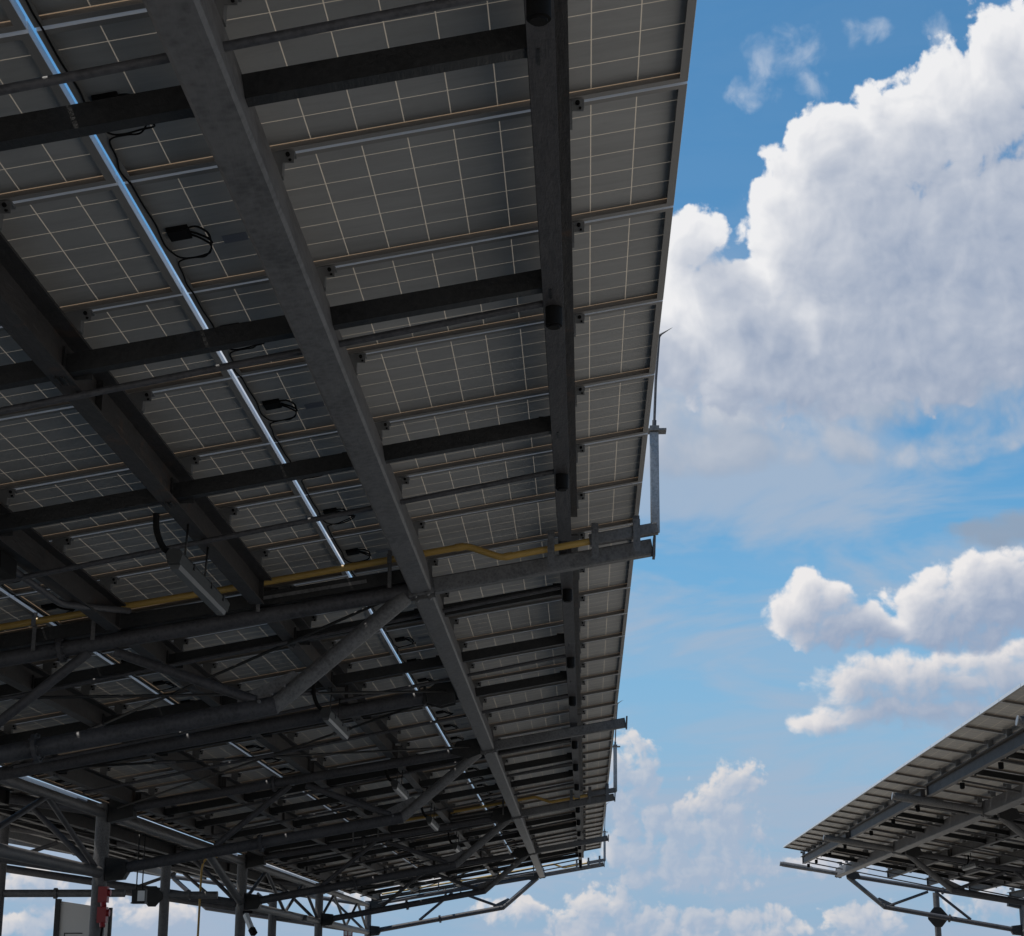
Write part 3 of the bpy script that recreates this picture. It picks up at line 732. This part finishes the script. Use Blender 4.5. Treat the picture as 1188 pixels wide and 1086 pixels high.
# ------------------------------------------------------------------ hanging batten lamps
def lamp_proto():
    root = empty('batten_lamp', (-2.015, 0, z_(2.0))); O = (-2.015, 0, z_(2.0)); L = .62; x = -2.015
    m = MB(); m.prism([(x - .043, z_(2.032)), (x - .030, z_(1.985)), (x + .030, z_(1.985)), (x + .043, z_(2.032)), (x + .026, z_(2.058)), (x - .026, z_(2.058))], -L, L)
    m.build('lamp_body', GREYP, root, O)
    m = MB(); m.prism([(x - .029, z_(1.9845)), (x - .020, z_(1.962)), (x + .020, z_(1.962)), (x + .029, z_(1.9845))], -L + .03, L - .03); m.build('diffuser', LENS, root, O)
    m = MB()
    for s in (-1, 1):
        for yy in (-.35, .1, .42): m.box(x + s * .043 - .003, x + s * .043 + .003, yy, yy + .03, z_(2.012), z_(2.045))
    m.build('clip', DARK, root, O)
    for yy in (-.38, .12): 
        m = MB(); m.tube([(x, yy, z_(2.0585)), (x + .01, yy, z_(2.243))], .006, 7); m.build('hanger_rod', DARK, root, O)
    m = MB(); m.tube(arc([(x - .10, -.62, z_(2.243)), (x - .10, -.60, z_(2.15)), (x - .06, -.58, z_(2.06)), (x - .012, -.5, z_(2.058))], 4, .04), .016, 10); m.build('supply_cable', BLACK, root, O)
    return root
LP = lamp_proto()
for q, (y, lab) in enumerate(((9.28, 'nearest and largest, before the nearest truss'), (14.7, 'second nearest, by the bracing strut'), (20.0, 'third, at the second truss'), (24.4, 'fourth, beyond the second truss'), (29.2, 'fifth, beyond the third truss'))):
    o = LP if q == 0 else copy_tree(LP); o.location.y = y
    tag(o, 'grey batten lamp hanging under the left canopy, ' + lab, 'lamp', 'batten lamps under the left canopy')
for y, lab in ((24.4, 'right one with three hangers'), (34.0, 'left smaller one')):
    o = copy_tree(LP); o.location = (2 * XR + 2.015, y, z_(2.0)); o.rotation_euler.z = math.pi
    tag(o, 'pale batten lamp hanging under the right canopy, ' + ('nearer brighter one' if y < 30 else 'farther smaller one'), 'lamp', 'batten lamps under the right canopy')

# ------------------------------------------------------------------ small fittings
root = empty('pipe_run', (-2.94, 8.6, z_(2.05))); O = (-2.94, 8.6, z_(2.05))
m = MB(); m.tube(arc([(-2.965, 4.0, z_(2.062)), (-2.965, 8.9, z_(2.062)), (-2.93, 9.9, z_(2.04)), (-2.80, 10.9, z_(2.20))], 4, .1), .02, 10); m.build('pipe', TUBE, root, O)
m = MB(); m.box(-3.03, -2.9, 8.72, 8.98, z_(1.985), z_(2.075)); m.tube([(-2.97, 8.85, z_(2.0755)), (-2.975, 8.85, z_(2.2))], .007, 6)
m.tube(arc([(-3.02, 8.7, z_(2.0)), (-3.1, 8.5, z_(1.93)), (-3.14, 8.3, z_(2.03)), (-3.08, 8.1, z_(2.06))], 4, .05), .008, 7); m.build('cable_box', BLACK, root, O)
tag(root, 'grey pipe with a black cable box on the middle I beam, left picture edge', 'pipe')

def socket_box(z, lab):
    root = empty('socket_box', (CX + .085, TR[2] - .11, z_(z))); O = tuple(root.location); x, y, zz = O
    m = MB(); m.box(x - .05, x + .045, y - .05, y + .04, zz - .08, zz + .08); m.build('housing', REDP, root, O)
    m = MB(); m.tube([(x + .01, y - .05, zz - .081), (x + .02, y - .06, zz - .125)], .03, 14); m.tube([(x + .0455, y, zz + .02), (x + .07, y, zz + .02)], .036, 14); m.build('plug_cap', REDP, root, O)
    tag(root, 'red plastic power socket box on a galvanised column, ' + lab, 'socket box', 'red socket boxes on the second column')
    return root
socket_box(.86, 'upper one'); r = socket_box(.655, 'lower one with a hanging black cable'); O = tuple(r.location)
m = MB(); m.tube(arc([(O[0] + .02, O[1] - .07, O[2] - .13), (O[0] + .0, O[1] - .08, O[2] - .33), (O[0] - .07, O[1] - .08, O[2] - .42), (O[0] - .12, O[1] - .02, O[2] - .7)], 4, .06), .012, 8); m.build('cable', BLACK, r, O)

# floodlight hung on two rods
root = empty('floodlight', (-5.32, 22.0, z_(.97))); O = tuple(root.location)
m = MB(); m.box(-5.40, -5.24, 21.95, 22.06, z_(.90), z_(1.05)); m.box(-5.405, -5.235, 21.93, 22.08, z_(.885), z_(.8995)); m.build('lamp_housing', DARK, root, O)
m = MB(); m.box(-5.33, -5.245, 21.944, 21.9495, z_(.915), z_(1.035)); m.build('lamp_glass', WHITEP, root, O)
m = MB(); m.tube([(-5.36, 22.0, z_(1.0505)), (-5.36, 22.0, z_(1.70))], .008, 7); m.tube([(-5.29, 22.0, z_(1.0505)), (-5.29, 22.0, z_(1.70))], .008, 7); m.build('hanger_rod', DARK, root, O)
tag(root, 'small dark floodlight with pale glass hung on two rods beside the second column', 'floodlight')

# drop pipe in yellow
root = empty('drop_pipe', (-5.63, 27., 0)); O = tuple(root.location)
m = MB(); m.tube(arc([(-5.40, 27.0, z_(1.76)), (-5.58, 27., z_(1.74)), (-5.63, 27., z_(1.60)), (-5.66, 27., .02)], 5, .08), .017, 12); m.build('pipe', YELLOW, root, O)
m = MB(); m.box(-5.70, -5.61, 26.96, 27.04, 0.0, .018); m.build('foot', GALV, root, O)
tag(root, 'thin yellow drop pipe with a bent top between the second and third columns', 'pipe')

# free standing posts with octagonal head plates
def post(name, x, y, top, r, lab, oct_z=None, arm=None, grp=None, ox=0., ow=.23):
    root = empty(name, (x, y, 0)); O = (x, y, 0)
    m = MB(); m.tube([(x, y, 0), (x, y, z_(top))], r, 16); m.build('shaft', GALV, root, O)
    m = MB(); m.box(x - .15, x + .15, y - .15, y + .15, .0, .02); m.build('base_plate', GALV, root, O)
    if oct_z is not None:
        w, h = ow, ow * .97; z = z_(oct_z); k = ow * .35; xo = x + ox
        m = MB(); m.plate([(xo - w, z - k * .6), (xo - k, z - h), (xo + k, z - h), (xo + w, z - k * .6), (xo + w, z + k * .6), (xo + k, z + h), (xo - k, z + h), (xo - w, z + k * .6)], 'y', y - r - .012, y - r - .001); m.build('octagonal_plate', DARK, root, O)
    if arm:
        m = MB(); m.tube([(x, y + r * .2, z_(arm[0])), (arm[1], y + r * .2, z_(arm[0]))], .05, 14); m.build('cross_arm', GALV, root, O)
        xs = x + (arm[1] - x) * .45; m = MB(); m.tube([(xs - .02, y + r * .2, z_(arm[0])), (xs + .02, y + r * .2, z_(arm[0]))], .07, 16); m.build('flange', GALV, root, O)
    tag(root, lab, 'post', grp)
post('steel_post', -5.70, 25.0, 1.62, .068, 'round steel post with an octagonal plate between the second and third columns', 1.10, (1.12, -4.98), None, -.15, .14)
post('steel_post', -5.57, 33.0, 1.5, .075, 'round steel post with a cross arm just right of the third column', None, (1.08, -4.95))
post('steel_post', -7.66, 24.0, 2.1, .075, 'round steel post at the left picture edge', None, (1.10, -6.0))
post('steel_post', 8.16, 43.62, 1.98, .075, 'round steel post with an octagonal plate behind the right end truss', 1.42)

# notice board
root = empty('notice_board', (-8.17, 30., 0)); O = tuple(root.location)
m = MB(); m.plate([(-8.535, .95), (-7.74, .95), (-7.74, z_(1.135)), (-8.535, z_(1.25))], 'y', 29.99, 30.01); m.build('board_panel', BOARD, root, O)
m = MB(); m.box(-8.62, -8.54, 29.95, 30.05, 0, z_(1.285)); m.build('post', DARK, root, O)
m = MB(); m.box(-7.735, -7.69, 29.96, 30.04, 0, z_(1.145)); m.build('post', DARK, root, O)
m = MB()
for a in ((-8.45, -8.435, 1.0, 2.35), (-8.434, -8.15, 2.334, 2.35)): m.box(a[0], a[1], 29.984, 29.9895, a[2], a[3])
m.build('printed_frame', DARK, root, O)
tag(root, 'grey notice board between two dark posts behind the second column', 'notice board')
# camera like white fitting on the third column and the small red sign at the far end
root = empty('security_camera', (-4.90, 27.1, z_(.86))); O = tuple(root.location)
m = MB(); m.bar((-4.95, 27.0, z_(.93)), (-4.84, 26.9, z_(.73)), .07, .07); m.build('housing', WHITEP, root, O)
m = MB(); m.box(-5.0, -4.86, 27.02, 27.1, z_(.945), z_(.985)); m.build('mount', BLACK, root, O)
m = MB(); m.bar((-4.838, 26.898, z_(.725)), (-4.79, 26.86, z_(.65)), .085, .085); m.build('lens_hood', BLACK, root, O)
tag(root, 'pale security camera with black hood on the third column', 'camera')
root = empty('red_sign', (-5.23, 41., z_(1.03))); O = tuple(root.location)
m = MB(); m.box(-5.33, -5.13, 40.98, 41.0, z_(.93), z_(1.13)); m.build('sign_plate', REDP, root, O)
m = MB(); m.box(-5.31, -5.245, 40.974, 40.9795, z_(.96), z_(1.06)); m.box(-5.225, -5.15, 40.974, 40.9795, z_(.96), z_(1.05)); m.build('symbol', WHITEP, root, O)
m = MB(); m.tube([(-5.23, 41.03, 0), (-5.23, 41.03, z_(1.1))], .022, 10); m.build('sign_post', DARK, root, O)
tag(root, 'small red sign with white symbols under the far end of the left canopy', 'sign')
